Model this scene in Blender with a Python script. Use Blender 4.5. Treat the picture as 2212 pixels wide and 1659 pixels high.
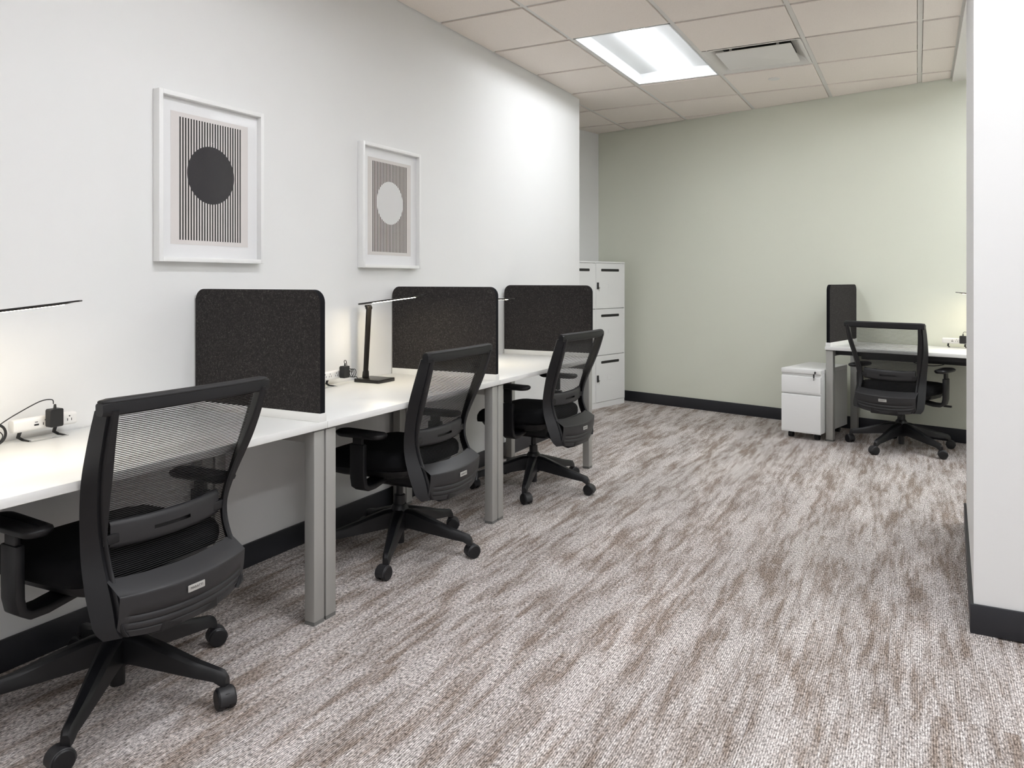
import bpy, bmesh, math, random
from mathutils import Vector, Matrix
random.seed(7)
PI = math.pi
for o in list(bpy.data.objects): bpy.data.objects.remove(o, do_unlink=True)
scene = bpy.context.scene
C = scene.collection

# ------------------------------------------------------------------ camera
FOCAL, HORIZON, YAW, EYE = 1648.48, 605.04, 0.4887, 1.2       # pixels of a 2212x1659 frame, radians, metres
cam_d = bpy.data.cameras.new('camera'); cam = bpy.data.objects.new('camera', cam_d); C.objects.link(cam)
cam_d.sensor_width = 36.0; cam_d.lens = FOCAL / 2212 * 36.0
cam_d.shift_y = -(829.5 - HORIZON) / 2212
cam.location = (0, 0, EYE); cam.rotation_euler = (PI/2, 0, YAW)
cam_d.clip_start = 0.05
scene.camera = cam

# ------------------------------------------------------------------ world, exposure
w = bpy.data.worlds.new('world'); scene.world = w; w.use_nodes = True
w.node_tree.nodes['Background'].inputs[0].default_value = (1, 1, 1, 1)
w.node_tree.nodes['Background'].inputs[1].default_value = 0.0
vs = scene.view_settings
vs.view_transform = 'Standard'; vs.look = 'None'; vs.gamma = 1.0; vs.use_curve_mapping = False
vs.exposure = 0.80
TROFFER_POWER = 20.0       # emission of the ceiling light lenses
LAMP_POWER = 34.0          # emission of the desk lamp strips

# ------------------------------------------------------------------ materials
def new_mat(name):
    m = bpy.data.materials.new(name); m.use_nodes = True
    nt = m.node_tree; b = nt.nodes['Principled BSDF']
    return m, nt, b
def N(nt, typ, **kw):
    n = nt.nodes.new(typ)
    for k, v in kw.items():
        if k.startswith('i_'):
            key = k[2:]
            n.inputs[int(key) if key.isdigit() else key].default_value = v
        else: setattr(n, k, v)
    return n
def L(nt, a, ao, b, bi): nt.links.new(a.outputs[ao], b.inputs[bi])
def plain(name, col, rough=0.5, metal=0.0, spec=0.5, bump=0.0, bscale=300, var=0.0, vscale=4.0):
    m, nt, b = new_mat(name)
    b.inputs['Roughness'].default_value = rough; b.inputs['Metallic'].default_value = metal
    b.inputs['Specular IOR Level'].default_value = spec
    tc = N(nt, 'ShaderNodeTexCoord')
    n1 = N(nt, 'ShaderNodeTexNoise', i_Scale=vscale, i_Detail=3.0); L(nt, tc, 'Object', n1, 'Vector')
    mx = N(nt, 'ShaderNodeMix', data_type='RGBA')
    mx.inputs['A'].default_value = (*[max(0, c * (1 - var)) for c in col], 1)
    mx.inputs['B'].default_value = (*[min(1, c * (1 + var)) for c in col], 1)
    L(nt, n1, 'Fac', mx, 'Factor'); L(nt, mx, 'Result', b, 'Base Color')
    if bump:
        n2 = N(nt, 'ShaderNodeTexNoise', i_Scale=bscale, i_Detail=2.0); L(nt, tc, 'Object', n2, 'Vector')
        bp = N(nt, 'ShaderNodeBump', i_Strength=bump, i_Distance=0.001); L(nt, n2, 'Fac', bp, 'Height'); L(nt, bp, 'Normal', b, 'Normal')
    return m
def emit(name, col, strength):
    m, nt, b = new_mat(name)
    b.inputs['Base Color'].default_value = (*col, 1); b.inputs['Emission Color'].default_value = (*col, 1)
    b.inputs['Emission Strength'].default_value = strength
    return m
M = {}
M['wall'] = plain('white_wall_paint', (.81, .81, .80), .75, bump=.08, bscale=420, var=.006)
M['green'] = plain('sage_wall_paint', (.765, .78, .67), .75, bump=.08, bscale=420, var=.008)
M['gyp'] = plain('ceiling_board_paint', (.80, .78, .74), .85, bump=.05)
M['tee'] = plain('ceiling_grid_enamel', (.76, .735, .70), .5)
M['base'] = plain('charcoal_vinyl_base', (.020, .021, .026), .42, bump=.05, var=.05)
M['slab'] = plain('grey_slab', (.3, .28, .26), .9)
M['lam'] = plain('white_laminate', (.84, .84, .82), .34, bump=.02, bscale=700)
M['leg'] = plain('silver_grey_powder_coat', (.40, .395, .375), .42, metal=.25, bump=.04, bscale=900)
M['foot'] = plain('dark_grey_foot_plastic', (.16, .158, .15), .5)
M['tray'] = plain('black_steel_tray', (.018, .018, .02), .45)
M['plas'] = plain('charcoal_chair_plastic', (.024, .0235, .0255), .46, bump=.12, bscale=1400)
M['blk'] = plain('black_nylon', (.0055, .0055, .007), .42, bump=.05, bscale=900)
M['seat'] = plain('black_seat_fabric', (.004, .004, .0048), .95, spec=.2, bump=.3, bscale=1500)
M['blkframe'] = plain('black_chair_frame', (.0062, .0062, .008), .46, bump=.08, bscale=1400)
M['mesh'] = plain('black_back_mesh_yarn', (.012, .0115, .0125), .6)
M['groove'] = plain('black_rubber', (.008, .008, .009), .6)
M['plate'] = plain('silver_name_plate', (.62, .62, .60), .3, metal=.5)
M['ink'] = plain('dark_print_ink', (.03, .03, .03), .6)
M['frame'] = plain('white_frame_lacquer', (.86, .86, .85), .35)
M['mat'] = plain('white_mat_board', (.80, .80, .80), .9)
M['steel'] = plain('white_steel_enamel', (.85, .85, .84), .38, bump=.02)
M['slot'] = plain('black_slot', (.008, .008, .008), .6)
M['chrome'] = plain('chrome', (.6, .6, .6), .2, metal=1.0)
M['lampblk'] = plain('black_anodised_lamp', (.018, .016, .015), .33, metal=.3)
M['pwr'] = plain('white_socket_plastic', (.82, .81, .79), .35)
M['cord'] = plain('black_cord_rubber', (.012, .012, .012), .5)
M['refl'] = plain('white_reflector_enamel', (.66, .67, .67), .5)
M['duct'] = plain('dark_duct_interior', (.03, .03, .03), .8)
M['lens'] = emit('troffer_lens', (.955, .98, 1.02), TROFFER_POWER)
M['led'] = emit('warm_lamp_strip', (1.0, .86, .62), LAMP_POWER)

def tile_mat():
    m, nt, b = new_mat('mineral_fibre_tile'); b.inputs['Roughness'].default_value = .9
    g = N(nt, 'ShaderNodeNewGeometry'); oi = N(nt, 'ShaderNodeObjectInfo')
    n1 = N(nt, 'ShaderNodeTexNoise', i_Scale=260.0, i_Detail=3.0); L(nt, g, 'Position', n1, 'Vector')
    r1 = N(nt, 'ShaderNodeValToRGB'); r1.color_ramp.elements[0].position = .33; r1.color_ramp.elements[1].position = .45
    r1.color_ramp.elements[0].color = (.79, .715, .655, 1); r1.color_ramp.elements[1].color = (.88, .805, .74, 1)
    L(nt, n1, 'Fac', r1, 'Fac')
    hs = N(nt, 'ShaderNodeHueSaturation'); mp = N(nt, 'ShaderNodeMapRange'); L(nt, oi, 'Random', mp, 'Value')
    mp.inputs['To Min'].default_value = .965; mp.inputs['To Max'].default_value = 1.03
    L(nt, mp, 'Result', hs, 'Value'); L(nt, r1, 'Color', hs, 'Color'); L(nt, hs, 'Color', b, 'Base Color')
    bp = N(nt, 'ShaderNodeBump', i_Strength=.35, i_Distance=.001); L(nt, n1, 'Fac', bp, 'Height'); L(nt, bp, 'Normal', b, 'Normal')
    return m
M['tile'] = tile_mat()

def carpet_mat():
    m, nt, b = new_mat('streaked_loop_carpet'); b.inputs['Roughness'].default_value = 1.0; b.inputs['Specular IOR Level'].default_value = .1
    g = N(nt, 'ShaderNodeNewGeometry'); oi = N(nt, 'ShaderNodeObjectInfo')
    off = N(nt, 'ShaderNodeVectorMath', operation='SCALE'); off.inputs[0].default_value = (31.0, 57.0, 0); L(nt, oi, 'Random', off, 'Scale')
    add = N(nt, 'ShaderNodeVectorMath', operation='ADD'); L(nt, g, 'Position', add, 0); L(nt, off, 'Vector', add, 1)
    def noise(sx, sy, detail, rough, src):
        mp = N(nt, 'ShaderNodeMapping'); mp.inputs['Scale'].default_value = (sx, sy, 1); L(nt, src, 0, mp, 'Vector')
        n = N(nt, 'ShaderNodeTexNoise', i_Scale=1.0, i_Detail=detail, i_Roughness=rough); L(nt, mp, 'Vector', n, 'Vector'); return n
    def ramp(n, p0, p1, c0, c1):
        r = N(nt, 'ShaderNodeValToRGB'); e = r.color_ramp.elements
        e[0].position, e[1].position = p0, p1; e[0].color = (*c0, 1); e[1].color = (*c1, 1); L(nt, n, 0, r, 'Fac'); return r
    def mix(fac, a, bb, blend='MIX', k=None):
        x = N(nt, 'ShaderNodeMix', data_type='RGBA', blend_type=blend)
        if fac is None: x.inputs['Factor'].default_value = k
        else: L(nt, fac, 0, x, 'Factor')
        nt.links.new(a, x.inputs['A']); nt.links.new(bb, x.inputs['B']); return x
    big = noise(12.0, 1.7, 6.0, .62, g)                    # long streaks along the planks
    mid = noise(38.0, 4.6, 6.0, .64, add)
    comb = N(nt, 'ShaderNodeMath', operation='MULTIPLY_ADD'); comb.inputs[1].default_value = .5
    L(nt, mid, 'Fac', comb, 0)
    half = N(nt, 'ShaderNodeMath', operation='MULTIPLY'); half.inputs[1].default_value = .5; L(nt, big, 'Fac', half, 0)
    L(nt, half, 0, comb, 2)
    streak = ramp(comb, .415, .55, (.305, .252, .216), (.60, .56, .54))
    pale = noise(5.0, 1.3, 4.0, .55, g)
    rp = ramp(pale, .42, .66, (.92, .92, .92), (1.12, 1.12, 1.12))
    c1 = mix(None, streak.outputs['Color'], rp.outputs['Color'], 'MULTIPLY', 1.0)
    loop = noise(210.0, 75.0, 2.0, .7, g)                 # single yarn loops
    lr = ramp(loop, .34, .68, (.30, .28, .27), (1.72, 1.72, 1.72))
    c2 = mix(None, c1.outputs['Result'], lr.outputs['Color'], 'MULTIPLY', 1.0)
    sx = N(nt, 'ShaderNodeSeparateXYZ'); L(nt, g, 'Position', sx, 0)
    fr = N(nt, 'ShaderNodeMath', operation='MULTIPLY'); fr.inputs[1].default_value = 2 * PI / .0062; L(nt, sx, 'X', fr, 0)
    sn = N(nt, 'ShaderNodeMath', operation='SINE'); L(nt, fr, 0, sn, 0)
    rib = N(nt, 'ShaderNodeMapRange'); L(nt, sn, 0, rib, 'Value'); rib.inputs['From Min'].default_value = -1
    rib.inputs['To Min'].default_value = .72; rib.inputs['To Max'].default_value = 1.22
    c3 = mix(None, c2.outputs['Result'], rib.outputs['Result'], 'MULTIPLY', 1.0)
    L(nt, c3, 'Result', b, 'Base Color')
    ad = N(nt, 'ShaderNodeMath', operation='ADD'); L(nt, loop, 'Fac', ad, 0); L(nt, sn, 0, ad, 1)
    bp = N(nt, 'ShaderNodeBump', i_Strength=.4, i_Distance=.0015); L(nt, ad, 0, bp, 'Height'); L(nt, bp, 'Normal', b, 'Normal')
    return m
M['carpet'] = carpet_mat()

def felt_mat():
    m, nt, b = new_mat('charcoal_heather_felt'); b.inputs['Roughness'].default_value = 1.0; b.inputs['Specular IOR Level'].default_value = .15
    tc = N(nt, 'ShaderNodeTexCoord')
    n1 = N(nt, 'ShaderNodeTexNoise', i_Scale=150.0, i_Detail=6.0, i_Roughness=.7, i_Distortion=1.2); L(nt, tc, 'Object', n1, 'Vector')
    r = N(nt, 'ShaderNodeValToRGB'); e = r.color_ramp.elements
    e[0].position, e[1].position = .50, .74; e[0].color = (.028, .0255, .0255, 1); e[1].color = (.115, .106, .10, 1)
    L(nt, n1, 'Fac', r, 'Fac'); L(nt, r, 'Color', b, 'Base Color')
    bp = N(nt, 'ShaderNodeBump', i_Strength=.3, i_Distance=.001); L(nt, n1, 'Fac', bp, 'Height'); L(nt, bp, 'Normal', b, 'Normal')
    return m
M['felt'] = felt_mat()
M['feltedge'] = plain('black_felt_edge', (.006, .006, .008), .9, spec=.2)

def print_mat(name, paper, bar, disc, r):
    """flat print: 24 upright bars with one round disc over them; object space y across, z up, metres"""
    m, nt, b = new_mat(name); b.inputs['Roughness'].default_value = .85
    tc = N(nt, 'ShaderNodeTexCoord'); s = N(nt, 'ShaderNodeSeparateXYZ'); L(nt, tc, 'Object', s, 0)
    W, Hh, n = .296, .466, 24
    p = W / (n - .5)
    def math_(op, a, bv=None, c=None):
        x = N(nt, 'ShaderNodeMath', operation=op)
        for i, q in enumerate((a, bv, c)):
            if q is None: continue
            if isinstance(q, (int, float)): x.inputs[i].default_value = q
            else: nt.links.new(q, x.inputs[i])
        return x.outputs[0]
    y, z = s.outputs['Y'], s.outputs['Z']
    t = math_('ADD', y, W / 2)
    md = math_('MODULO', t, p)
    st = math_('LESS_THAN', md, p * .5)
    ins = math_('MULTIPLY', math_('LESS_THAN', math_('ABSOLUTE', y), W / 2), math_('LESS_THAN', math_('ABSOLUTE', z), Hh / 2))
    bars = math_('MULTIPLY', st, ins)
    zz = math_('SUBTRACT', z, .026)
    d2 = math_('ADD', math_('MULTIPLY', y, y), math_('MULTIPLY', zz, zz))
    circ = math_('LESS_THAN', d2, r * r)
    m1 = N(nt, 'ShaderNodeMix', data_type='RGBA'); m1.inputs['A'].default_value = (*paper, 1); m1.inputs['B'].default_value = (*bar, 1)
    nt.links.new(bars, m1.inputs['Factor'])
    m2 = N(nt, 'ShaderNodeMix', data_type='RGBA'); m2.inputs['B'].default_value = (*disc, 1)
    nt.links.new(m1.outputs['Result'], m2.inputs['A']); nt.links.new(circ, m2.inputs['Factor']); L(nt, m2, 'Result', b, 'Base Color')
    return m
M['print_dark'] = print_mat('dark_disc_print', (.70, .665, .645), (.02, .018, .016), (.034, .032, .035), .1135)
M['print_pale'] = print_mat('pale_disc_print', (.66, .625, .60), (.045, .032, .024), (.66, .655, .645), .113)
def pane_mat():
    m, nt, b = new_mat('clear_picture_glass'); out = nt.nodes['Material Output']
    tr = N(nt, 'ShaderNodeBsdfTransparent'); gl = N(nt, 'ShaderNodeBsdfGlossy'); gl.inputs['Roughness'].default_value = .05
    mx = N(nt, 'ShaderNodeMixShader'); mx.inputs[0].default_value = .003
    L(nt, tr, 0, mx, 1); L(nt, gl, 0, mx, 2); L(nt, mx, 0, out, 'Surface'); return m
M['pane'] = pane_mat()

# ------------------------------------------------------------------ mesh helpers
class MB:
    def __init__(s): s.v = []; s.f = []
    def add(s, v, f):
        o = len(s.v); s.v += [tuple(p) for p in v]; s.f += [tuple(i + o for i in q) for q in f]; return s
    def box(s, x0, x1, y0, y1, z0, z1):
        return s.add([(x0,y0,z0),(x1,y0,z0),(x1,y1,z0),(x0,y1,z0),(x0,y0,z1),(x1,y0,z1),(x1,y1,z1),(x0,y1,z1)],
                     [(3,2,1,0),(4,5,6,7),(0,1,5,4),(1,2,6,5),(2,3,7,6),(3,0,4,7)])
    def prism(s, poly, z0, z1):
        n = len(poly)
        a = sum(poly[i][0]*poly[(i+1)%n][1] - poly[(i+1)%n][0]*poly[i][1] for i in range(n))
        if a < 0: poly = poly[::-1]
        return s.add([(x,y,z0) for x,y in poly] + [(x,y,z1) for x,y in poly],
                     [tuple(range(n))[::-1], tuple(range(n, 2*n))] + [(i,(i+1)%n,n+(i+1)%n,n+i) for i in range(n)])
    def loft(s, secs, caps=True, closed_path=False):
        n = len(secs[0]); m = len(secs)
        v = [p for q in secs for p in q]; f = []
        for k in range(m if closed_path else m - 1):
            k2 = (k + 1) % m
            for i in range(n):
                j = (i + 1) % n; f.append((k*n+i, k*n+j, k2*n+j, k2*n+i))
        if caps and not closed_path: f += [tuple(range(n))[::-1], tuple(range((m-1)*n, m*n))]
        return s.add(v, f)
    def tube(s, path, r, n=8, caps=True):
        path = [Vector(p) for p in path]; rs = r if isinstance(r, (list, tuple)) else [r]*len(path)
        secs = []; up = None
        for i, p in enumerate(path):
            t = (path[min(i+1, len(path)-1)] - path[max(i-1, 0)]).normalized()
            if up is None:
                up = Vector((0,0,1)) if abs(t.z) < .9 else Vector((1,0,0))
            a = t.cross(up)
            if a.length < 1e-5: a = t.orthogonal()
            a.normalize(); b = a.cross(t).normalized(); up = b
            secs.append([p + (a*math.cos(2*PI*k/n) + b*math.sin(2*PI*k/n))*rs[i] for k in range(n)])
        return s.loft(secs, caps)
    def cyl(s, p0, p1, r0, r1=None, n=20): return s.tube([p0, p1], [r0, r0 if r1 is None else r1], n)
    def grid(s, pts):
        r, c = len(pts), len(pts[0])
        return s.add([p for q in pts for p in q], [(i*c+j, i*c+j+1, (i+1)*c+j+1, (i+1)*c+j) for i in range(r-1) for j in range(c-1)])
    def xf(s, mat): s.v = [tuple(mat @ Vector(p)) for p in s.v]; return s
    def mesh(s, name, mat, bevel=0, seg=2, sharp=34, fix=True):
        bm = bmesh.new(); vv = [bm.verts.new(p) for p in s.v]
        for q in s.f:
            try: bm.faces.new([vv[i] for i in q])
            except ValueError: pass
        if fix: bmesh.ops.recalc_face_normals(bm, faces=bm.faces)
        if bevel:
            es = [e for e in bm.edges if len(e.link_faces) == 2 and e.calc_face_angle(0) > math.radians(30)]
            bmesh.ops.bevel(bm, geom=es, offset=bevel, segments=seg, profile=.5, affect='EDGES', clamp_overlap=True)
        for fc in bm.faces: fc.smooth = True
        for e in bm.edges: e.smooth = not (len(e.link_faces) == 2 and e.calc_face_angle(0) > math.radians(sharp))
        me = bpy.data.meshes.new(name); bm.to_mesh(me); bm.free()
        me.materials.append(M[mat] if isinstance(mat, str) else mat)
        return me
    def build(s, name, mat, parent=None, loc=None, **kw): return link(name, s.mesh(name, mat, **kw), parent, loc)
def link(name, me, parent=None, loc=None, rotz=0):
    o = bpy.data.objects.new(name, me); C.objects.link(o)
    if parent: o.parent = parent
    if loc is not None: o.location = loc
    if rotz: o.rotation_euler.z = rotz
    return o
def B(*a): return MB().box(*a)
def empty(name, loc, rotz=0, label=None, cat=None, group=None):
    o = bpy.data.objects.new(name, None); C.objects.link(o); o.location = loc; o.rotation_euler.z = rotz
    o.empty_display_size = .05
    if label: tag(o, label, cat, group)
    return o
def tag(o, label, cat, group=None):
    o['label'] = label; o['category'] = cat
    if group: o['group'] = group
    return o
def struct(o, label=None):
    o['kind'] = 'structure'
    if label: o['label'] = label
    return o
def rrect(w, h, r, n=6, corners=(1,1,1,1)):
    """rounded rectangle centred on 0; corners order: +x+y, -x+y, -x-y, +x-y"""
    pts = []
    for k, (sx, sy) in enumerate(((1,1),(-1,1),(-1,-1),(1,-1))):
        if not corners[k]: pts.append((sx*w/2, sy*h/2)); continue
        cx, cy = sx*(w/2-r), sy*(h/2-r)
        for i in range(n+1):
            a = PI/2*k + PI/2*i/n
            pts.append((cx + r*math.cos(a), cy + r*math.sin(a)))
    return pts
def lerp_tab(tab, z):
    tab = sorted(tab)
    if z <= tab[0][0]: return tab[0][1]
    for (a, va), (b, vb) in zip(tab, tab[1:]):
        if z <= b:
            t = (z-a)/(b-a); return va + (vb-va)*t
    return tab[-1][1]
def smooth_tab(tab, z, h=.03):
    return sum(lerp_tab(tab, z + h*k) * wgt for k, wgt in ((-1,.2),(-.5,.2),(0,.2),(.5,.2),(1,.2)))

# ------------------------------------------------------------------ measured room frame
XW = -2.4776              # face of the long white wall
CZ = 2.709                # ceiling grid height
XM, Y0, S = -1.9164, 4.381, .6429      # ceiling module
GA, GD = .251, 6.399      # angled sage wall: direction and distance
gdx, gdy = math.cos(GA), -math.sin(GA); gnx, gny = math.sin(GA), math.cos(GA)
def G(a, off):            # point along the sage wall (a) and off it into the room
    return (gdx*a + gnx*(GD-off), gdy*a + gny*(GD-off))
def green_y(x): return (GD - gnx*x)/gny
YB, XR = -3.6, 3.4        # behind the camera, far right
AR = -4.634               # corner of sage wall and recess wall
YC = 5.849                # end of the long white wall

# ------------------------------------------------------------------ walls, floor
TOP = 2.84
struct(MB().prism([(XW,YB),(XW,YC),(-3.9,YC),(-3.9,YB)], 0, TOP).build('wall_left', 'wall'), 'long white painted wall behind the row of desks')
struct(MB().prism([G(AR,0),G(AR,1.75),G(AR-.12,1.75),G(AR-.12,0)], 0, TOP).build('wall_recess', 'wall'), 'short white wall behind the lockers')
struct(MB().prism([G(AR-.12,0),G(2.2,0),G(2.2,-.12),G(AR-.12,-.12)], 0, TOP).build('wall_back', 'green'), 'sage green end wall')
struct(MB().prism([(.168,3.032),(XR,3.032),(XR,4.38),(.212,4.38)], 0, TOP).build('wall_right', 'wall'), 'white wall end at the right of the view')
struct(MB().prism([(3.0,4.38),(XR,4.38),(XR,green_y(XR)),(3.0,green_y(3.0))], 0, TOP).build('wall_nook', 'wall'), 'white wall closing the desk nook')
struct(B(XR, XR+.12, YB, 3.032, 0, TOP).build('wall_far', 'wall'), 'white wall far to the right')
struct(B(-3.9, XR+.12, YB-.12, YB, 0, TOP).build('wall_front', 'wall'), 'white wall behind the viewer')
floor = struct(B(-3.9, XR+.12, YB-.12, 7.8, -.06, -.004).build('floor', 'carpet'), 'grey and brown streaked carpet plank floor')
PW, PL = .3214, .964
k = 0
plank_me = B(-PW/2+.0004, PW/2-.0004, -PL/2+.0004, PL/2-.0004, -.004, 0).mesh('carpet_plank', 'carpet')
for i in range(-6, 7):
    x0 = -1.048 + i*PW
    yo = 2.405 if i % 2 else 2.887
    for j in range(-3, 6):
        y0 = yo + j*PL
        xc, yc = x0 + PW/2, y0 + PL/2
        if yc - PL/2 > green_y(xc) or yc > 7.3 or yc < -.6: continue
        if xc > .35 and yc > 2.6: continue
        link('carpet_plank', plank_me, floor, (xc, yc, 0))

# baseboards
BH, BT = .10, .011
struct(B(XW, XW+BT, YB, YC+BT, 0, BH).build('baseboard_left', 'base', bevel=.003), 'charcoal vinyl base along the white wall')
struct(MB().prism([G(AR,0),G(1.5,0),G(1.5,BT),G(AR,BT)], 0, BH).build('baseboard_back', 'base', bevel=.003), 'charcoal vinyl base along the sage wall')
struct(MB().prism([(.168-BT,3.032-BT),(XR,3.032-BT),(XR,3.032),(.168,3.032),(.212,4.38),(.212-BT,4.38)], 0, BH).build('baseboard_right', 'base', bevel=.003), 'charcoal vinyl base around the white wall end')

# ------------------------------------------------------------------ ceiling
ceil = struct(B(-3.9, XR+.12, YB-.12, 7.8, CZ+.115, CZ+.13).build('ceiling', 'tile'), 'suspended ceiling of square mineral tiles in a metal grid')
XS = .226                 # edge of the tile field beside the plasterboard strip
def clip(poly, fn):
    out = []
    for i in range(len(poly)):
        p, q = poly[i], poly[(i+1) % len(poly)]; a, b = fn(p), fn(q)
        if a >= 0: out.append(p)
        if (a >= 0) != (b >= 0):
            t = a/(a-b); out.append((p[0]+(q[0]-p[0])*t, p[1]+(q[1]-p[1])*t))
    return out
troffers = [(0, 0), (1, -5), (3, -5), (5, -5), (1, -10), (3, -10), (5, -10)]      # cell column, first row; all after the first are unseen, added for brightness
taken = {(i, j+d) for i, j in troffers for d in (0, 1)}
DIFF = (1, 1); taken.add(DIFF)
tile_me = B(-(S-.032)/2, (S-.032)/2, -(S-.032)/2, (S-.032)/2, CZ-.008, CZ+.012).mesh('ceiling_tile', 'tile', bevel=.0015, seg=1)
cross_me = B(-S/2+.012, S/2-.012, -.012, .012, CZ, CZ+.03).mesh('grid_tee', 'tee')
rec_ang = lambda p: (p[0]*gdx + p[1]*gdy) - AR           # right of the recess wall
for i in range(-3, 9):
    for j in range(-13, 6):
        x0, y0 = XM + i*S, Y0 + j*S
        xc, yc = x0+S/2, y0+S/2
        right = XS if y0 + S > 3.1 else XR
        if x0 > right or y0 > green_y(xc)+.2 or y0 < YB-S or (y0 + S < YC and x0+S < XW) or (x0+S < -2.7 and y0+S < YC): continue
        cell = [(x0+.016,y0+.016),(x0+S-.016,y0+.016),(x0+S-.016,y0+S-.016),(x0+.016,y0+S-.016)]
        p = clip(cell, lambda q: GD - .014 - (q[0]*gnx + q[1]*gny))
        p = clip(p, rec_ang) if p else p
        p = clip(p, lambda q: right - .014 - q[0]) if p else p
        if p and y0 + S < YC + .3: p = clip(p, lambda q: q[0] - XW - .014)
        if p: p = clip(p, lambda q: q[1] - YB)
        if len(p) > 2 and (i, j) not in taken:
            full = len(p) == 4 and all(abs(a[0]-b[0]) + abs(a[1]-b[1]) < 1e-6 for a, b in zip(p, cell))
            if full: link('ceiling_tile', tile_me, ceil, (xc, yc, 0))
            else: MB().prism(p, CZ-.008, CZ+.012).build('ceiling_tile', 'tile', ceil)
        # cross tee on the near edge of the cell
        if not ((i, j) in taken and (i, j-1) in taken):
            xa, xb = max(x0+.012, XW if y0 < YC else -3.2), min(x0+S-.012, right)
            if y0 < green_y(xc)+.1 and xb - xa > .03:
                if abs(xb-xa-(S-.024)) < 1e-6: link('grid_tee', cross_me, ceil, (xc, y0, 0))
                else: B(xa, xb, y0-.012, y0+.012, CZ, CZ+.03).build('grid_tee', 'tee', ceil)
for i in range(-2, 9):
    x = XM + i*S
    ya, yb = YB, min(green_y(x)+.02, 7.3)
    if x < XW: ya = YC
    if x > XS: yb = 3.1
    B(x-.013, x+.013, ya, yb, CZ-.0005, CZ+.034).build('main_runner', 'tee', ceil)
# wall angle strips and the plasterboard strip beside the grid
struct(B(XW, XW+.016, YB, YC, CZ-.003, CZ+.03).build('trim_1', 'tee'), 'metal angle between white wall and ceiling')
struct(B(XS-.022, XS, 3.1, green_y(XS), CZ-.003, CZ+.03).build('trim_2', 'tee'), 'metal angle beside the plasterboard strip')
NOOK = [(3.8, .5), (5.6, .5)]        # unseen lights added over the nook to brighten the far end, in ceiling modules
hy0, hy1 = Y0 + .5*S + .01, Y0 + 2.5*S - .01
gp = MB(); xa = XS
for q, _ in NOOK:
    hx0, hx1 = XM + q*S + .01, XM + (q+1)*S - .01
    gp.prism([(xa,3.1),(hx0,3.1),(hx0,green_y(hx0)),(xa,green_y(xa))], CZ-.034, CZ+.03)
    gp.prism([(hx0,3.1),(hx1,3.1),(hx1,hy0),(hx0,hy0)], CZ-.034, CZ+.03)
    gp.prism([(hx0,hy1),(hx1,hy1),(hx1,green_y(hx1)),(hx0,green_y(hx0))], CZ-.034, CZ+.03)
    xa = hx1
gp.prism([(xa,3.1),(XR,3.1),(XR,green_y(XR)),(xa,green_y(xa))], CZ-.034, CZ+.03)
struct(gp.build('ceiling_strip', 'gyp'), 'plain plasterboard ceiling strip beside the tiles')

# ceiling light fixtures
def troffer(i, j, label, dz=0):
    x0, y0 = XM + i*S, Y0 + j*S; W, D = S-.026, 2*S-.026
    t = empty('ceiling_light', (x0+S/2, y0+S, CZ+dz), 0, label, 'ceiling light', 'troffers in the ceiling grid')
    fr = MB()
    for sx in (-1, 1): fr.box(min(sx*W/2, sx*(W/2-.012)), max(sx*W/2, sx*(W/2-.012)), -D/2, D/2, -.002, .030)
    for sy in (-1, 1): fr.box(-W/2, W/2, min(sy*D/2, sy*(D/2-.012)), max(sy*D/2, sy*(D/2-.012)), -.002, .030)
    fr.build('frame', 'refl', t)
    LR = .085                                 # half width of the lens
    def wing_z(x): q = (W/2-.012-abs(x))/(W/2-.012-LR); return .028 + .032*min(1, q/.10)**.6 + .010*q
    for sx in (-1, 1):
        rows = []
        for k in range(25):
            x = sx*(W/2-.012 + (LR-.004-(W/2-.012))*(k/24)**1.6); z = wing_z(min(abs(x), W/2-.012))
            rows.append([(x, -D/2+.010, z), (x, D/2-.010, z)])
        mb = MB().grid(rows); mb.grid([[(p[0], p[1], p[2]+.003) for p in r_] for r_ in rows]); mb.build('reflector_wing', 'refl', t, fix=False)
    xs_ = [-W/2+.012 + (W-.024)*k/48 for k in range(49)]
    for sy in (-1, 1):                        # white end plates sloping up to the lens
        rows = [[(x, sy*(D/2-.010), .016) for x in xs_], [(x, sy*(D/2-.055), max(.03, wing_z(max(abs(x), LR))+.002)) for x in xs_]]
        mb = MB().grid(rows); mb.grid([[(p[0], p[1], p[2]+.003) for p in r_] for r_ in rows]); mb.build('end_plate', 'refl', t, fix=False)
    secs = []
    for y in (-D/2+.030, D/2-.030):
        secs.append([(LR*math.cos(PI + PI*k/18), y, .090 + .056*math.sin(PI + PI*k/18)) for k in range(19)])
    MB().loft(secs).build('lens', 'lens', t)
    B(-W/2+.006, W/2-.006, -D/2+.006, D/2-.006, .096, .10).build('housing', 'tee', t)
    return t
troffer(0, 0, 'lit rectangular ceiling light beside the square air diffuser')
troffer(1, -5, 'unseen ceiling light added above the nearest chair')
troffer(3, -5, 'unseen ceiling light added in front of the white wall end')
troffer(5, -5, 'unseen ceiling light added at the right beside the white wall')
troffer(1, -10, 'unseen ceiling light added behind the viewer on the desk side')
troffer(3, -10, 'unseen ceiling light added straight behind the viewer')
troffer(5, -10, 'unseen ceiling light added behind the viewer on the right')
troffer(*NOOK[0], 'unseen ceiling light added over the desk nook by the sage wall', -.037)
troffer(*NOOK[1], 'unseen ceiling light added at the inner end of the desk nook', -.037)

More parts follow.
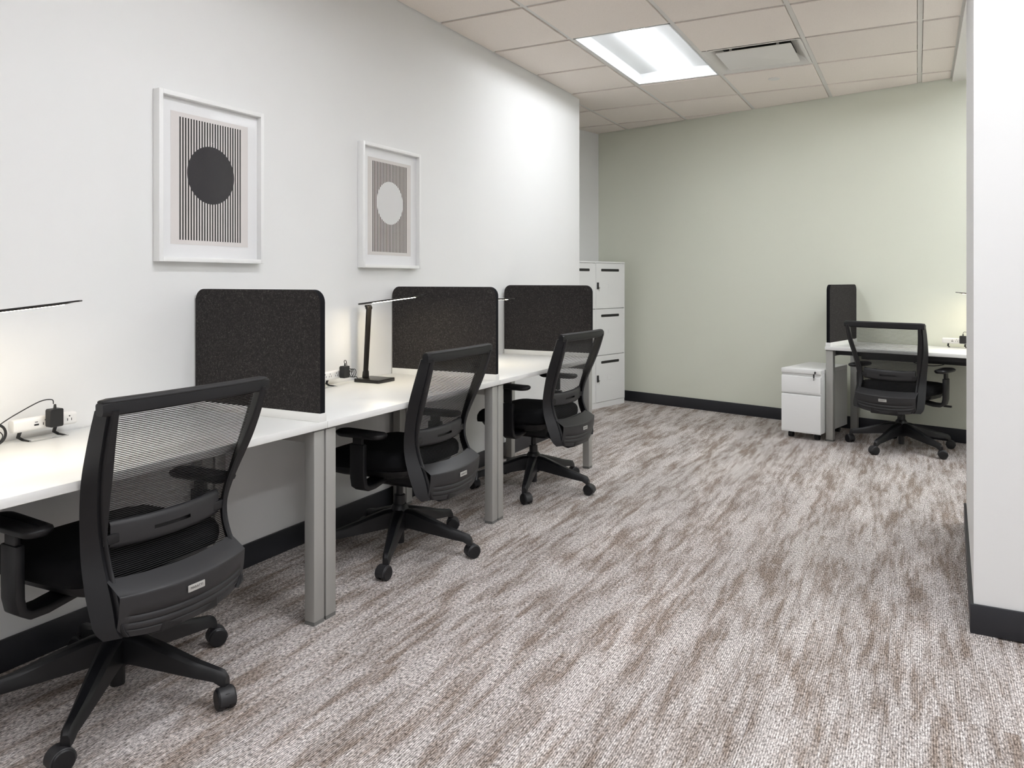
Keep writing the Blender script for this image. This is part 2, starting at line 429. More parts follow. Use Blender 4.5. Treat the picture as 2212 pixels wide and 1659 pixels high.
# square plaque air diffuser
dx, dy = XM + (DIFF[0]+.5)*S, Y0 + (DIFF[1]+.5)*S
d = empty('air_diffuser', (dx, dy, CZ), 0, 'square white ceiling air diffuser with a plain centre plaque', 'air vent')
hw = S/2-.014
outer, innr = rrect(2*hw, 2*hw, .002, 1), rrect(.50, .50, .004, 1)
mb = MB(); n = len(outer)
o2 = rrect(2*hw-.03, 2*hw-.03, .002, 1); o3 = rrect(.535, .535, .01, 1); o4 = rrect(.44, .44, .01, 1)
mb.loft([[(x,y,-.003) for x,y in outer], [(x,y,-.004) for x,y in o2], [(x,y,.022) for x,y in o3], [(x,y,.055) for x,y in o4]], caps=False)
mb.build('pan', 'gyp', d, fix=False)
B(-.22, .22, -.22, .22, .055, .06).build('neck', 'duct', d)
MB().prism(rrect(.478, .452, .012, 4), -.004, .002).build('plaque', 'gyp', d, bevel=.0015)
for sx in (-1, 1):
    for sy in (-1, 1): B(sx*.15-.008, sx*.15+.008, sy*.17-.004, sy*.17+.004, 0, .055).build('hanger', 'tee', d)
sp = MB().cyl((0,0,-.006), (0,0,0), .040, .042, 32).build('sprinkler_cover', 'gyp', None, (-.945, 5.935, CZ-.008))
tag(sp, 'small round white sprinkler cover plate on a ceiling tile', 'sprinkler')

# ------------------------------------------------------------------ desks
DT = .704                 # height of the desktops
def desk(root, length, depth, front_rail=.12):
    """local frame: x along the desk, y from wall (0) to the front edge (depth)"""
    lw, ld = .052, .045
    B(0, length, .004, depth, DT-.024, DT).build('desktop', 'lam', root, bevel=.0015)
    for x in (.003, length-.003-lw):
        for y in (.03, depth-.012-ld):
            l = B(x, x+lw, y, y+ld, .012, DT-.031).build('leg', 'leg', root, bevel=.003)
            B(x+.001, x+lw-.001, y+.001, y+ld-.001, 0, .012).build('foot', 'foot', l)
        B(x+.004, x+lw-.004, .03+ld, depth-.012-ld, DT-.072, DT-.032).build('end_beam', 'leg', root, bevel=.002)
        B(x, x+lw, .03, depth-.012, DT-.031, DT-.024).build('top_plate', 'foot', root)
    B(lw, length-lw, .10, .14, DT-.07, DT-.03).build('rail', 'tray', root)
    B(lw, length-lw, depth-front_rail, depth-front_rail+.04, DT-.062, DT-.026).build('rail', 'tray', root)
    tr = MB()
    tr.box(.16, length-.16, .16, .30, DT-.105, DT-.102); tr.box(.16, length-.16, .16, .163, DT-.105, DT-.03); tr.box(.16, length-.16, .297, .30, DT-.105, DT-.05)
    tr.build('cable_tray', 'tray', root)
    cx_ = length*.52
    MB().tube([(cx_ + .11*math.cos(PI*k/10), .225 + .01*k/10, DT - .10 - .028*math.sin(PI*k/10)) for k in range(11)], .003, 6).build('power_cable', 'cord', root)
JY = [.812, 2.066, 3.320, 4.567]
XF = -1.832               # front edge of the desk row
dl = ['white desk with silver legs nearest the viewer', 'white desk with silver legs in the middle of the row', 'white desk with silver legs at the far end of the row']
for q in range(3):
    r = empty('office_desk', (XW, JY[q]+.001, 0), 0, dl[q], 'desk', 'desks along the white wall')
    # local x along +Y, local y along +X : mirror by building in a rotated empty
    sub = r
    ln, dp = JY[q+1]-JY[q]-.002, XF-XW
    before = set(bpy.data.objects)
    desk(r, ln, dp, .30)
    for o in set(bpy.data.objects) - before:      # swap x and y of the vertices once
        me = o.data
        for vtx in me.vertices: vtx.co.x, vtx.co.y = vtx.co.y, vtx.co.x
        me.flip_normals()
# the desk on the sage wall (front edge faces the room: local y runs off the wall)
a0, a1 = -2.112, -.85
px, py = G(a1, .012)
r = empty('office_desk', (px, py, 0), -GA + PI, 'white desk against the sage green wall', 'desk')
desk(r, a1-a0, .615)

# desk screens
def screen(root, length, h=.432):
    """local x along the screen, thickness along y"""
    rail = B(.004, length, -.018, .018, DT, DT+.030).build('rail', 'lam', root, bevel=.0015)
    pts = [(x+length/2, z+h/2) for x, z in rrect(length-.004, h, .045, 8, (1,1,0,0))]
    z0 = DT+.030
    t = .012
    mb = MB(); n = len(pts)
    mb.add([(x, -t, z+z0) for x, z in pts] + [(x, t, z+z0) for x, z in pts],
           [tuple(range(n)), tuple(range(n, 2*n))[::-1]])
    mb.build('felt_panel', 'felt', root)
    mb = MB()
    mb.loft([[(x, -t, z+z0) for x, z in pts], [(x, t, z+z0) for x, z in pts]], caps=False)
    mb.build('edge_band', 'feltedge', root)
sl = ['dark felt desk screen between the first and second desk', 'dark felt desk screen behind the lit desk lamp', 'dark felt desk screen at the far end of the desk row']
for q in range(3):
    r = empty('desk_screen', (XW+.006, JY[q+1]-.020, 0), 0, sl[q], 'desk screen', 'felt screens on the desk row')
    screen(r, XF-XW-.010)
px, py = G(a0+.020, .03)
r = empty('desk_screen', (px, py, 0), -GA - PI/2, 'narrow dark felt screen on the desk by the sage wall', 'desk screen')
screen(r, .585)

# ------------------------------------------------------------------ office chairs
w_tab = [(.27,.232),(.32,.237),(.40,.236),(.47,.231),(.54,.232),(.63,.247),(.72,.259),(.82,.264),(.92,.262)]
f_tab = [(.27,-.256),(.32,-.25),(.40,-.214),(.48,-.187),(.54,-.185),(.62,-.203),(.70,-.226),(.80,-.262),(.90,-.296),(.95,-.31)]
r_tab = [(.27,-.297),(.32,-.297),(.40,-.276),(.465,-.240),(.52,-.226),(.57,-.230),(.63,-.248),(.70,-.276),(.80,-.313),(.90,-.343),(.95,-.355)]
i_tab = [(.27,.192),(.40,.188),(.50,.182),(.60,.186),(.70,.202),(.80,.219),(.90,.228)]      # inner edge of the upright
t_tab = [(.27,.036),(.50,.036),(.62,.028),(.75,.015),(.95,.008)]
chair_me = {}
def chair_meshes():
    me = chair_me
    # uprights
    for sx, key in ((-1,'upright_l'), (1,'upright_r')):
        secs = []
        for k in range(37):
            z = .304 + (.884-.304)*k/36
            wd, yf, yr, t, xi = (smooth_tab(tb, z) for tb in (w_tab, f_tab, r_tab, t_tab, i_tab))
            if k == 0: yf -= .014; wd -= .012
            if k == 1: yf -= .004; wd -= .003
            xo, xr = wd, wd - t
            pr = [(xo-.022, yf+.005), (xo-.006, yf+.005), (xo, yf), (xr+.003, yr+.009), (xr-.002, yr+.011), (xr-.0055, yr+.011), (xr-.007, yr+.003), (xr-.010, yr), (min(xi+.004, xr-.013), yr), (min(xi, xr-.017), yr+.005), (min(xi, xr-.017)+.004, yr+.016)]
            secs.append([(sx*x, y, z) for x, y in pr])
        me[key] = MB().loft(secs).mesh('upright', 'blkframe', sharp=42)
    # top rail: flat back face, lip below, rounded ends
    secs = []
    for k in range(29):
        x = -.266 + .532*k/28; q = abs(x)/.266
        yc = -.341 + .012*q*q; zc = .888
        e = 1 - .14*max(0, (q-.97)/.03)**2
        hh, dd = .0175*e, .016*e
        pr = [(-1.0,-.75),(-1.08,-.2),(-1.0,.8),(-.7,1.02),(.7,1.0),(1.0,.7),(1.0,-.6),(.75,-1),(-.7,-1)]
        secs.append([(x, yc + .016 + a*dd, zc + b*hh) for a, b in pr])
    me['top_rail'] = MB().loft(secs).mesh('top_rail', 'blkframe', sharp=40)
    # padded roll of mesh over the rail
    secs = []
    for k in range(29):
        x = -.262 + .524*k/28; q = abs(x)/.262
        yc = -.341 + .012*q*q; zc = .9050
        e = 1 - .35*max(0, (q-.95)/.05)**2
        secs.append([(x, yc + .0175 + .0185*e*math.cos(2*PI*i/12), zc + .0085*e*math.sin(2*PI*i/12)) for i in range(12)])
    me['rail_cover'] = MB().loft(secs).mesh('rail_cover', 'mesh', sharp=70)
    # lower shell, grooves cut into it
    def shell_pt(x, v, d=0):
        """v 0..1 bottom to ledge front"""
        q = x/.207
        if v < .78:
            zc = .286 + (.402-.286)*v/.78
            z = zc + .010*q*q + (.016*q**4)*(1-v/.78)
            y = -.329 + .036*q*q + (.018*(1-v/.78)**2)
        else:
            s_ = (v-.78)/.22
            z = .402 + .034*s_ + .008*q*q; y = -.329 + .036*q*q + .058*s_**1.1
        return (x, y + d, z)
    gr = [.345, .325, .305]
    vs_ = [0, .05, .1]
    for zc in sorted(gr):
        v = (zc-.286)/(.402-.286)*.78; vs_ += [v-.013, v-.006, v+.006, v+.013]
    vs_ += [.55, .6, .68, .74, .775, .79, .82, .88, .94, 1.0]
    vs_ = sorted(vs_)
    gv = [(zc-.286)/(.402-.286)*.78 for zc in gr]
    rows = []
    for v in vs_:
        row = []
        for k in range(41):
            x = -.200 + .400*k/40
            dd = .004 if any(abs(v-g) < .008 for g in gv) and abs(x) < .178 else 0
            row.append(shell_pt(x, v, dd))
        rows.append(row)
    mb = MB().grid(rows)
    inner = [[(x*.99, y+.016, z) for x, y, z in r_] for r_ in (rows[0], rows[len(rows)//2], [ (p[0], p[1]+.0, p[2]-.012) for p in rows[-1]])]
    mb.grid(inner)
    n = 41
    mb.grid([rows[0], inner[0]]); mb.grid([rows[-1], inner[-1]])
    me['back_shell'] = mb.mesh('back_shell', 'plas', sharp=38, fix=False)
    gm = MB()
    for g in gv:
        secs = []
        for k in range(33):
            x = -.177 + .354*k/32
            p0 = shell_pt(x, g-.0055, .0032); p1 = shell_pt(x, g+.0055, .0032)
            secs.append([p0, p1, (p1[0], p1[1]+.002, p1[2]), (p0[0], p0[1]+.002, p0[2])])
        gm.loft(secs)
    me['shell_groove'] = gm.mesh('shell_groove', 'groove')
    # name plate and lettering
    p = shell_pt(0, .62)
    pl = MB().prism(rrect(.054, .0185, .002, 3), 0, .0022)
    pl.xf(Matrix.Translation((0, p[1]-.0015, .376)) @ Matrix.Rotation(PI/2, 4, 'X'))
    pl.v = [(x, y, z) for x, y, z in pl.v]
    me['name_plate'] = pl.mesh('name_plate', 'plate', bevel=.0006)
    cu = bpy.data.curves.new('lettering', 'FONT'); cu.body = 'MARATTI'; cu.size = .0098; cu.align_x = 'CENTER'; cu.align_y = 'CENTER'; cu.extrude = .0001
    to = bpy.data.objects.new('lettering', cu); C.objects.link(to)
    bpy.context.view_layer.update()
    dg = bpy.context.evaluated_depsgraph_get()
    tm = bpy.data.meshes.new_from_object(to.evaluated_get(dg)); bpy.data.objects.remove(to, do_unlink=True)
    tm.transform(Matrix.Translation((0, p[1]-.0040, .376)) @ Matrix.Rotation(PI/2, 4, 'X'))
    tm.name = 'lettering'; tm.materials.clear(); tm.materials.append(M['ink']); me['lettering'] = tm
    # lumbar support with its slot
    def lum(x, z, d=0):
        q = x/.17; return (x, -.240 + .022*q*q + .10*(z-.54) *-.3 + d, z + .006*q*q)
    mb = MB()
    xs = [-.172 + .344*k/30 for k in range(31)]
    zs = [.502, .508, .515, .532, .542, .562, .570, .576]
    for s0, s1 in zip(xs, xs[1:]):
        for r0, r1 in zip(zs, zs[1:]):
            xc = (s0+s1)/2
            if abs(xc) < .058 and abs((r0+r1)/2-.537) < .006:
                continue
            e0 = .008 if r0 < .505 else 0; e1 = .010 if r1 > .573 else (.004 if r1 > .568 else 0); e00 = .004 if .505 < r0 < .51 else e0
            ez = lambda z: .010 if z > .573 else (.003 if z > .568 else (.008 if z < .505 else (.002 if z < .51 else 0)))
            mb.add([lum(s0, r0, ez(r0)), lum(s1, r0, ez(r0)), lum(s1, r1, ez(r1)), lum(s0, r1, ez(r1))], [(0,1,2,3)])
    back = [[lum(x, z, .014) for x in xs] for z in (.503, .575)]
    mb.grid(back)
    mb.grid([[lum(x, .502, .008) for x in xs], back[0]]); mb.grid([[lum(x, .576, .010) for x in xs], back[1]])
    for sx in (0, -1): mb.add([lum(xs[sx], .502, .008), lum(xs[sx], .576, .010), lum(xs[sx], .575, .014), lum(xs[sx], .503, .014)], [(0,1,2,3)])
    me['lumbar_support'] = mb.mesh('lumbar_support', 'plas', sharp=45, fix=False)
    bmsh = bmesh.new(); bmsh.from_mesh(me['lumbar_support']); bmesh.ops.remove_doubles(bmsh, verts=bmsh.verts, dist=1e-5)
    bmesh.ops.recalc_face_normals(bmsh, faces=bmsh.faces); bmsh.to_mesh(me['lumbar_support']); bmsh.free()
    me['lumbar_clip'] = B(-.0235, .0235, -.01, .01, -.013, .013).mesh('lumbar_clip', 'blk', bevel=.003)
    # mesh yarns across the back
    mb = MB(); z = .418
    def mesh_y(x, z):
        wd = smooth_tab(w_tab, z) - .03
        return smooth_tab(f_tab, z) - .012 - .016*(1-(x/wd)**2)
    while z < .872:
        wd = smooth_tab(w_tab, z) - .030; secs = []
        for k in range(13):
            x = -wd + 2*wd*k/12; y = mesh_y(x, z)
            secs.append([(x, y-.0006, z), (x, y, z-.00125), (x, y+.0006, z), (x, y, z+.00125)])
        mb.loft(secs); z += .0050
    me['mesh'] = mb.mesh('back_mesh', 'mesh', sharp=120, fix=False)
    # seat cushion
    def sec(inset, z):
        out = []
        for x, y in rrect(.50-2*inset, .49-2*inset, max(.11-inset, .02), 7):
            y += .035
            zz = z - .030*max(0, (y-.10)/.18)**2 + .008*max(0, (-.05-y)/.15)
            out.append((x*(1 - .04*max(0, (-y)/.2)), y, zz))
        return out
    secs = [sec(.02,.405), sec(.004,.41), sec(0,.425), sec(.002,.448), sec(.012,.464), sec(.03,.474), sec(.07,.479), sec(.12,.481), sec(.18,.482)]
    me['seat_cushion'] = MB().loft(secs).mesh('seat_cushion', 'seat', sharp=60)
    secs = [sec(.09,.355), sec(.05,.372), sec(.03,.40)]
    me['seat_pan'] = MB().loft(secs).mesh('seat_pan', 'blk', sharp=60)
    me['tilt_mechanism'] = MB().loft([[(x, y-.02, .30) for x, y in rrect(.12, .19, .02, 3)], [(x, y-.02, .315) for x, y in rrect(.16, .24, .03, 3)], [(x, y-.02, .365) for x, y in rrect(.20, .27, .03, 3)]]).mesh('tilt_mechanism', 'blk', bevel=.003)
    me['back_bracket'] = MB().loft([[(sx, -.10, z) for sx, z in ((-.08,.33),(.08,.33),(.08,.365),(-.08,.365))], [(sx, -.20, z) for sx, z in ((-.09,.285),(.09,.285),(.09,.34),(-.09,.34))],
                                    [(sx, -.27, z) for sx, z in ((-.105,.272),(.105,.272),(.11,.33),(-.11,.33))], [(sx, -.312, z) for sx, z in ((-.09,.284),(.09,.284),(.09,.34),(-.09,.34))]]).mesh('back_bracket', 'blk', bevel=.008)
    me['lever'] = MB().tube([(.08,.04,.335), (.22,.05,.33), (.27,.05,.328)], .0045, 8).box(.262, .31, .04, .06, .322, .334).mesh('lever', 'blk')
    # arms: outward bracket + post, sliding sleeve, pad
    for sx, key in ((-1,'arm_post_l'), (1,'arm_post_r')):
        path = [(.14,.352),(.22,.338),(.262,.338),(.283,.352),(.290,.385),(.291,.45),(.291,.525)]
        secs = []
        for k, (x, z) in enumerate(path):
            a = path[max(k-1,0)]; b_ = path[min(k+1, len(path)-1)]
            tx, tz = b_[0]-a[0], b_[1]-a[1]; ln = math.hypot(tx, tz); nx, nz = -tz/ln, tx/ln
            h = .012; dp = .036
            secs.append([(sx*(x+nx*h), .0-dp, z+nz*h), (sx*(x+nx*h), dp, z+nz*h), (sx*(x-nx*h), dp, z-nz*h), (sx*(x-nx*h), -dp, z-nz*h)])
        me[key] = MB().loft(secs).mesh('arm_post', 'blk', bevel=.005)
    me['arm_sleeve'] = B(-.008, .008, -.024, .024, -.10, -.012).mesh('arm_sleeve', 'blk', bevel=.003)
    secs = []
    for ins, z in ((.012,-.026),(.003,-.02),(0,-.012),(.002,-.006),(.010,-.001),(.02,0)):
        secs.append([(x*(1+.10*y/.12), y, z + (.004*(y/.12)**2)) for x, y in rrect(.086-2*ins, .245-2*ins, .036-ins*.6, 6)])
    me['arm_pad'] = MB().loft(secs).mesh('arm_pad', 'blk', sharp=60)
    # column and five-star base
    me['gas_lift'] = MB().tube([(0,0,.19),(0,0,.245),(0,0,.246),(0,0,.31)], [.026,.024,.015,.015], 20).mesh('gas_lift', 'blk')
    me['hub'] = MB().tube([(0,0,.032),(0,0,.09),(0,0,.092),(0,0,.105),(0,0,.178),(0,0,.196),(0,0,.205)], [.020,.020,.036,.041,.041,.036,.029], 24).mesh('hub', 'blk')
    secs = []
    for r_, z0, z1, hw_ in ((.025,.108,.185,.030),(.07,.105,.180,.028),(.16,.092,.152,.024),(.26,.078,.118,.019),(.312,.072,.105,.0165),(.334,.060,.099,.015),(.346,.055,.085,.012)):
        secs.append([(r_, -hw_, z0), (r_, hw_, z0), (r_, hw_*.95, z1-.010), (r_, hw_*.5, z1), (r_, -hw_*.5, z1), (r_, -hw_*.95, z1-.010)])
    me['base_arm'] = MB().loft(secs).mesh('base_arm', 'blk', sharp=38)
    # caster: stem and hood; two wheels
    mb = MB().cyl((0,0,.045), (0,0,.066), .0075, n=12)
    secs = []
    for x in (-.021, -.019, .019, .021):
        rr = .0315 if abs(x) < .02 else .0295
        secs.append([(x, .016 + rr*math.cos(a), .0285 + rr*math.sin(a)) for a in [math.radians(-12 + k*204/14) for k in range(15)]])
    mb.loft(secs)
    mb.box(-.0055, .0055, -.004, .04, .014, .05)
    me['caster'] = mb.mesh('caster', 'plas', sharp=38)
    me['wheel'] = MB().tube([(-.0095,0,0),(-.0085,0,0),(.0075,0,0),(.0105,0,0),(.0112,0,0)], [.024,.0285,.0285,.0255,.021], 28).mesh('wheel', 'blk', sharp=30)
    return me
chair_meshes()
def chair(cx, cy, back_deg, arm_z, base_deg, label, seed):
    me = chair_me; rnd = random.Random(seed)
    rz = math.radians(back_deg + 90)
    t = empty('office_chair', (cx, cy, 0), rz, label, 'chair', 'black mesh-back office chairs')
    for nm, key in (('upright','upright_l'),('upright','upright_r'),('top_rail','top_rail'),('rail_cover','rail_cover'),
                    ('lumbar_support','lumbar_support'),('seat_cushion','seat_cushion'),('seat_pan','seat_pan'),('tilt_mechanism','tilt_mechanism'),('back_bracket','back_bracket'),
                    ('lever','lever'),('arm_post','arm_post_l'),('arm_post','arm_post_r'),('gas_lift','gas_lift'),('hub','hub')):
        link(nm, me[key], t)
    m_ = link('back_mesh', me['mesh'], t); m_['kind'] = 'stuff'
    sh = link('back_shell', me['back_shell'], t); g_ = link('shell_groove', me['shell_groove'], sh)
    npl = link('name_plate', me['name_plate'], t); npl['label'] = 'small silver name plate'; link('lettering', me['lettering'], npl)
    for sx in (-1, 1):
        link('lumbar_clip', me['lumbar_clip'], t, (sx*.172, -.213, .535))
        link('arm_sleeve', me['arm_sleeve'], t, (sx*.291, 0, arm_z))
        link('arm_pad', me['arm_pad'], t, (sx*.287, -.015, arm_z), sx*.05)
    for k in range(5):
        ang = math.radians(base_deg + 72*k) - rz
        link('base_arm', me['base_arm'], t, None, ang)
        c_ = link('caster', me['caster'], t, (.333*math.cos(ang), .333*math.sin(ang), 0), ang + rnd.uniform(-1.0, 1.0) - PI/2 + rnd.choice((0, 0, .5)))
        for sx in (-1, 1):
            w_ = link('wheel', me['wheel'], c_, (sx*.0145, .016, .0288))
            if sx < 0: w_.rotation_euler.z = PI
    return t
chair(-2.046, 1.415, .2, .585, 18, 'black mesh office chair nearest the viewer', 1)
chair(-2.040, 2.770, .8, .578, 9, 'black mesh office chair in the middle of the desk row', 2)
chair(-1.970, 3.971, -2.6, .628, 0, 'black mesh office chair at the far desk of the row', 3)
chair(-.104, 6.113, -109.4, .590, 27.4, 'black mesh office chair at the desk by the sage wall', 4)

# ------------------------------------------------------------------ desk lamps with plug adapters
def desk_lamp(sx, sy, ang, label, adapter, cord, head_len=.37, rise=.045, z_head=1.078, lean=.02, base_ang=None):
    """stem foot at (sx, sy) on the desk; ang = direction of the head in the plan"""
    t = empty('desk_lamp', (sx, sy, DT), 0, label, 'lamp', 'thin black desk lamps')
    R = Matrix.Rotation(ang, 4, 'Z')
    MB().prism([(x+.055, y) for x, y in rrect(.155, .135, .012, 4)], 0, .016).xf(Matrix.Rotation(ang if base_ang is None else base_ang, 4, 'Z')).build('base', 'lampblk', t, bevel=.0015)
    h = z_head - DT
    secs = [[(x+dx_, y, z) for x, y in rrect(wx, wy, .004, 2)] for dx_, wx, wy, z in ((0,.022,.030,.016),(0,.022,.032,.022),(.001,.016,.034,.045),(.001,.011,.032,.05),(lean*.9,.011,.036,h-.05),(lean,.011,.036,h-.022),(lean,.018,.040,h-.018),(lean,.016,.036,h-.006))]
    MB().loft(secs).xf(R).build('stem', 'lampblk', t, bevel=.0008, seg=1)
    MB().cyl((lean-.004, -.019, h-.006), (lean-.004, .019, h-.006), .0065, n=14).xf(R).build('hinge', 'lampblk', t)
    x0, x1 = -.035, head_len-.035
    def zz(x): return h + .003 + rise*(x-x0)/(x1-x0)
    secs = []
    for x in (x0, x0+.004, x0+.03, (x0+x1)/2, x1-.05, x1-.02, x1):
        hw_ = .018 if x0+.003 < x < x1-.03 else .014; th = .0038 if x < x1-.03 else .0022
        zc = zz(x) + (.002 if x > x1-.03 else 0)
        secs.append([(x, -hw_, zc-th), (x, hw_, zc-th), (x, hw_, zc+th), (x, -hw_, zc+th)])
    hd = MB().loft(secs).xf(R).build('head', 'lampblk', t, bevel=.001, seg=1)
    xa, xb = x0+.085, x1-.045
    MB().add([(x, y, zz(x)-.0040+dz) for dz in (0, .0012) for x, y in ((xa,-.0125),(xb,-.0125),(xb,.0125),(xa,.0125))],
             [(3,2,1,0),(4,5,6,7),(0,1,5,4),(1,2,6,5),(2,3,7,6),(3,0,4,7)]).xf(R).build('light_strip', 'led', hd)
    if adapter:
        (ax, ay, az), arot = adapter
        ad = MB().loft([[(x, y, z) for x, z in rrect(.042, .056, .005, 3)] for y in (-.016,.012)]).box(-.0185, .0185, .012, .0155, -.024, .024)
        ad.tube([(0,-.004,.026),(0,-.004,.042)], [.0052,.0038], 8)
        ao = ad.xf(Matrix.Rotation(arot, 4, 'Z')).build('plug_adapter', 'cord', t, (ax-sx, ay-sy, az-DT), bevel=.0015, seg=1)
    if cord:
        from_ = [Vector(p) - Vector((sx, sy, DT)) for p in cord]
        pts = []
        for i in range(len(from_)-1):
            p0, p1, p2, p3 = from_[max(i-1,0)], from_[i], from_[i+1], from_[min(i+2, len(from_)-1)]
            for k in range(8):
                q = k/8
                pts.append(.5*((2*p1) + (p2-p0)*q + (2*p0-5*p1+4*p2-p3)*q*q + (3*p1-p0-3*p2+p3)*q**3))
        pts.append(from_[-1])
        MB().tube(pts, .0017, 6).build('cord', 'cord', t)
    return t
def coil(cx, cy, cz, r, turns, dxn=.012):
    return [(cx + dxn*k/6, cy + r*math.cos(2*PI*k/6), cz + r*math.sin(2*PI*k/6)) for k in range(turns*6)]
# power bars
def power_bar(x, y, rz, label, outlets=2):
    """centre of the bar body above the desk; local x along the bar, faces -y"""
    t = empty('power_strip', (x, y, DT), rz, label, 'power strip', 'white desk power strips')
    Lb = .20
    secs = []
    for xx in (-.5,-.49,-.47,.47,.49,.5):
        e = 1 if abs(xx) < .475 else (.93 if abs(xx) < .495 else .75)
        secs.append([(xx*Lb, -.002 + a*e, .051 + b_*e) for a, b_ in rrect(.032, .040, .010, 4)])
    body = MB().loft(secs).build('body', 'pwr', t, bevel=0)
    for xx in (-.055, .055):
        MB().tube([(xx-.008, .012, .033), (xx-.012, .016, .012), (xx, .010, .0022), (xx, -.03, .0022)], [.006,.006,.004,.0022], 8).build('stand_leg', 'cord', t)
    B(-.06, .06, -.034, -.030, .0004, .0034).build('stand_rail', 'chrome', t)
    face = -.0182
    for xx in (-.004, .030, .073)[:outlets+1]:
        o_ = MB()
        o_.box(xx-.0075, xx-.0055, face-.0004, face+.001, .045, .053); o_.box(xx+.0055, xx+.0075, face-.0004, face+.001, .045, .053)
        o_.box(xx-.002, xx+.002, face-.0004, face+.001, .058, .062)
        o_.build('socket', 'slot', body)
    u = MB(); u.box(-.038, -.024, face-.0004, face+.001, .046, .051); u.box(-.036, -.027, face-.0004, face+.001, .056, .058)
    u.build('usb_port', 'slot', body)
    return t
# desk 1: bar turned to face the room (+x); seen from the room its long side runs along the wall
power_bar(-2.425, 1.425, PI/2, 'white power strip on the nearest desk with a black plug adapter')
power_bar(-2.425, 2.700, PI/2, 'white power strip behind the first felt screen beside the desk lamp')
gx, gy = G(-1.355, .075)
power_bar(gx, gy, -GA, 'white power strip on the desk by the sage wall')
desk_lamp(-2.317, 1.065, math.radians(40), 'slim black desk lamp with only its lit head in view at the left edge', ((-2.388, 1.437, DT+.066), PI/2),
          [(-2.392,1.437,DT+.108),(-2.392,1.432,DT+.122),(-2.40,1.40,DT+.120),(-2.41,1.34,DT+.092),(-2.415,1.30,DT+.070),(-2.415,1.27,DT+.05),(-2.42,1.245,DT+.035),(-2.42,1.262,DT+.010),(-2.42,1.29,DT+.012),(-2.42,1.302,DT+.03),(-2.42,1.285,DT+.047),(-2.415,1.262,DT+.035),(-2.40,1.20,DT+.004),(-2.345,1.09,DT+.004)], z_head=1.088, head_len=.40, rise=.05, base_ang=0)
c2 = [(-2.385,2.803,DT+.106),(-2.387,2.806,DT+.116),(-2.39,2.822,DT+.112),(-2.40,2.845,DT+.072)] + coil(-2.415, 2.875, DT+.050, .020, 3) + [(-2.39,2.91,DT+.015),(-2.42,2.96,DT+.006)]
lamp1 = next(o for o in bpy.data.objects if o.name == 'desk_lamp')
ring = [[(.0035*math.cos(b_)*0 + .004*math.sin(b_), (.030+.004*math.cos(b_))*math.cos(a_), (.030+.004*math.cos(b_))*math.sin(a_)) for b_ in [2*PI*k/8 for k in range(8)]] for a_ in [2*PI*k/28 for k in range(28)]]
MB().loft(ring, closed_path=True).build('cord_bundle', 'cord', lamp1, (-2.425+2.317, 1.283-1.065, .0345))
desk_lamp(-2.405, 2.985, 0, 'slim black desk lamp standing between the two nearer felt screens', ((-2.385, 2.803, DT+.064), PI/2), c2)
desk_lamp(-2.405, 3.915, 0, 'slim black desk lamp mostly hidden behind the middle felt screen', None, None, z_head=1.083, rise=.004)
lx, ly = G(-1.0, .20)
adx, ady = G(-1.312, .048+.065)
q1, q2 = G(-1.285, .10), G(-1.15, .10)
q3 = G(-1.0, .17)
desk_lamp(lx, ly, -GA + PI + .25, 'slim black desk lamp by the sage wall with only its lit tip in view', ((adx, ady, DT+.064), -GA),
          [(adx, ady, DT+.106), (adx+.004, ady, DT+.118), (q1[0], q1[1], DT+.116), (q2[0], q2[1], DT+.07), (q3[0], q3[1], DT+.006)], rise=.03)

# ------------------------------------------------------------------ framed prints
def picture(yc, zc, printmat, label):
    t = empty('framed_print', (XW, yc, zc), 0, label, 'framed print')
    W, Hh, fw, D = .505, .634, .017, .037
    for nm, args in (('frame_side', (0.001, D, -W/2, -W/2+fw, -Hh/2, Hh/2)), ('frame_side', (.001, D, W/2-fw, W/2, -Hh/2, Hh/2)),
                     ('frame_side', (.001, D, -W/2+fw, W/2-fw, -Hh/2, -Hh/2+fw)), ('frame_side', (.001, D, -W/2+fw, W/2-fw, Hh/2-fw, Hh/2))):
        B(*args).build(nm, 'frame', t, bevel=.0012)
    B(.001, .012, -W/2+fw, W/2-fw, -Hh/2+fw, Hh/2-fw).build('mat_board', 'mat', t)
    B(.012, .0128, -.186, .186, -.250, .250).build('print', printmat, t)
    B(.018, .0195, -W/2+fw, W/2-fw, -Hh/2+fw, Hh/2-fw).build('glass', 'pane', t)
picture(2.105, 1.586, 'print_dark', 'white framed print of upright black stripes with a large dark disc')
picture(3.262, 1.580, 'print_pale', 'white framed print of upright stripes with a pale disc')

# ------------------------------------------------------------------ lockers beside the sage wall
AF = -4.212
px, py = G(AF, .15)
r = empty('locker_cabinet', (px, py, 0), -GA, 'white steel locker cabinet with black slot handles in the far corner', 'locker')
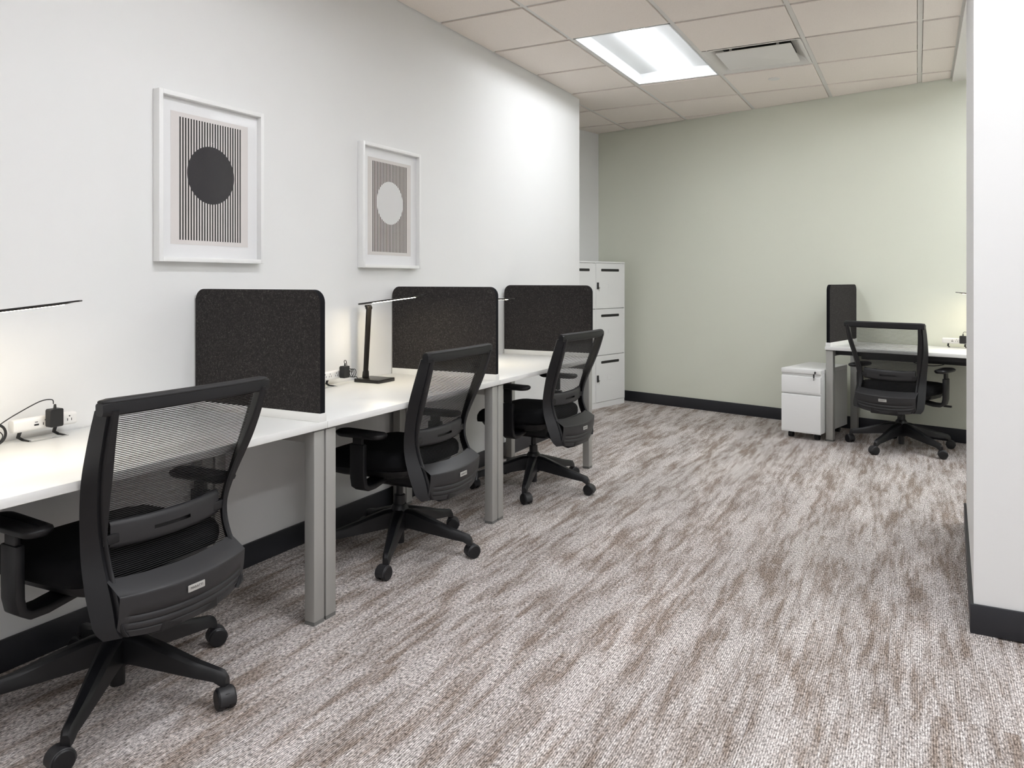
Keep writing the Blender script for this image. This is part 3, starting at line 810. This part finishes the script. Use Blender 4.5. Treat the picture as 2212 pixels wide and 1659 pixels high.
# local x = out of the doors, local y = toward the sage wall; columns run along -y
DPT, CW = AF - AR - .006, .48
b_ = MB()
b_.box(-DPT, -.02, -2*CW, 0, .0, 1.362)
b_.build('carcass', 'steel', r)
B(-DPT, .0, -2*CW-.002, .002, 1.360, 1.376).build('top_panel', 'steel', r, bevel=.002)
B(-.02, -.004, -2*CW, 0, 0, .052).build('plinth', 'steel', r)
for y0_, y1_ in ((-.012, 0), (-CW-.006, -CW+.006), (-2*CW, -2*CW+.006)):
    B(-.02, -.001, y0_, y1_, .052, 1.36).build('stile', 'steel', r)
rows = [(.934, 1.357), (.496, .927), (.056, .489)]
for c_ in range(2):
    for q, (z0, z1) in enumerate(rows):
        ya, yb = -(c_+1)*CW + .008, -c_*CW - (.014 if c_ == 0 else .008)
        s0, s1, sz0, sz1 = yb-.375, yb-.088, z1-.074, z1-.052
        dm = MB()
        dm.box(-.018, 0, ya, s0, z0, z1); dm.box(-.018, 0, s1, yb, z0, z1); dm.box(-.018, 0, s0, s1, z0, sz0); dm.box(-.018, 0, s0, s1, sz1, z1)
        dr = dm.build('door', 'steel', r)
        MB().prism([(x + (s0+s1)/2, y + (sz0+sz1)/2) for x, y in rrect(s1-s0+.004, .024, .008, 4)], 0, .0015).xf(Matrix.Rotation(PI/2, 4, 'Z') @ Matrix.Rotation(PI/2, 4, 'X')).build('handle_slot', 'slot', dr)
        ym, zl = (ya+yb)/2 - .005, z1-.215
        h_ = MB()
        h_.box(0, .003, ym-.03, ym+.03, zl+.016, zl+.020); h_.box(0, .003, ym-.03, ym+.03, zl-.020, zl-.016); h_.box(0, .003, ym-.03, ym-.026, zl-.016, zl+.016); h_.box(0, .0012, ym-.026, ym+.03, zl-.016, zl+.016)
        h_.build('label_holder', 'steel', dr)
        if q != 1:
            yl = ya + .022
            lk = MB().box(0, .012, yl-.010, yl+.010, zl-.028, zl+.036).build('lock', 'slot', dr, bevel=.003)
            if c_ == 0: MB().box(.012, .016, yl+.004, yl+.018, zl-.022, zl-.008).box(.013, .015, yl+.008, yl+.012, zl-.045, zl-.020).build('key', 'chrome', dr)

# ------------------------------------------------------------------ mobile pedestal by the sage wall desk
pa0, pa1, pf = -2.417, -2.118, .690
px, py = G(pa0, pf)
r = empty('drawer_pedestal', (px, py, 0), -GA, 'white two-drawer mobile pedestal beside the desk at the sage wall', 'drawer unit')
W, D = pa1-pa0, .56      # local x across, local y toward the wall (0 = front)
B(0, W, .016, D, .056, .497).build('body', 'steel', r, bevel=.002)
B(-.001, W+.001, 0, D, .497, .530).build('top_panel', 'steel', r, bevel=.003)
for z0, z1 in ((.356, .476), (.060, .336)):
    dm = MB().loft([[(x, y, z) for y, z in ((.016,z0),(0,z0),(0,z1-.004),(.004,z1),(.016,z1))] for x in (.001, W-.001)])
    dr = dm.build('drawer', 'steel', r, bevel=.001, seg=1)
    B(.001, W-.001, .002, .006, z0-.008, z0-.0005).build('pull_lip', 'steel', dr)
lk = MB().cyl((W-.040,-.004,.512), (W-.040,.002,.512), .008, n=16).build('lock', 'chrome', r)
MB().box(W-.0415, W-.0385, -.016, -.004, .500, .516).box(W-.052, W-.042, -.012, -.010, .472, .500).box(W-.049, W-.045, -.012, -.010, .452, .472).build('key', 'slot', r)
for x in (.05, W-.05):
    for y in (.07, D-.07):
        c_ = B(x-.012, x+.012, y-.016, y+.016, .036, .056).build('caster', 'blk', r)
        MB().cyl((x-.016, y, .0225), (x+.016, y, .0225), .0222, n=18).build('wheel', 'blk', c_)
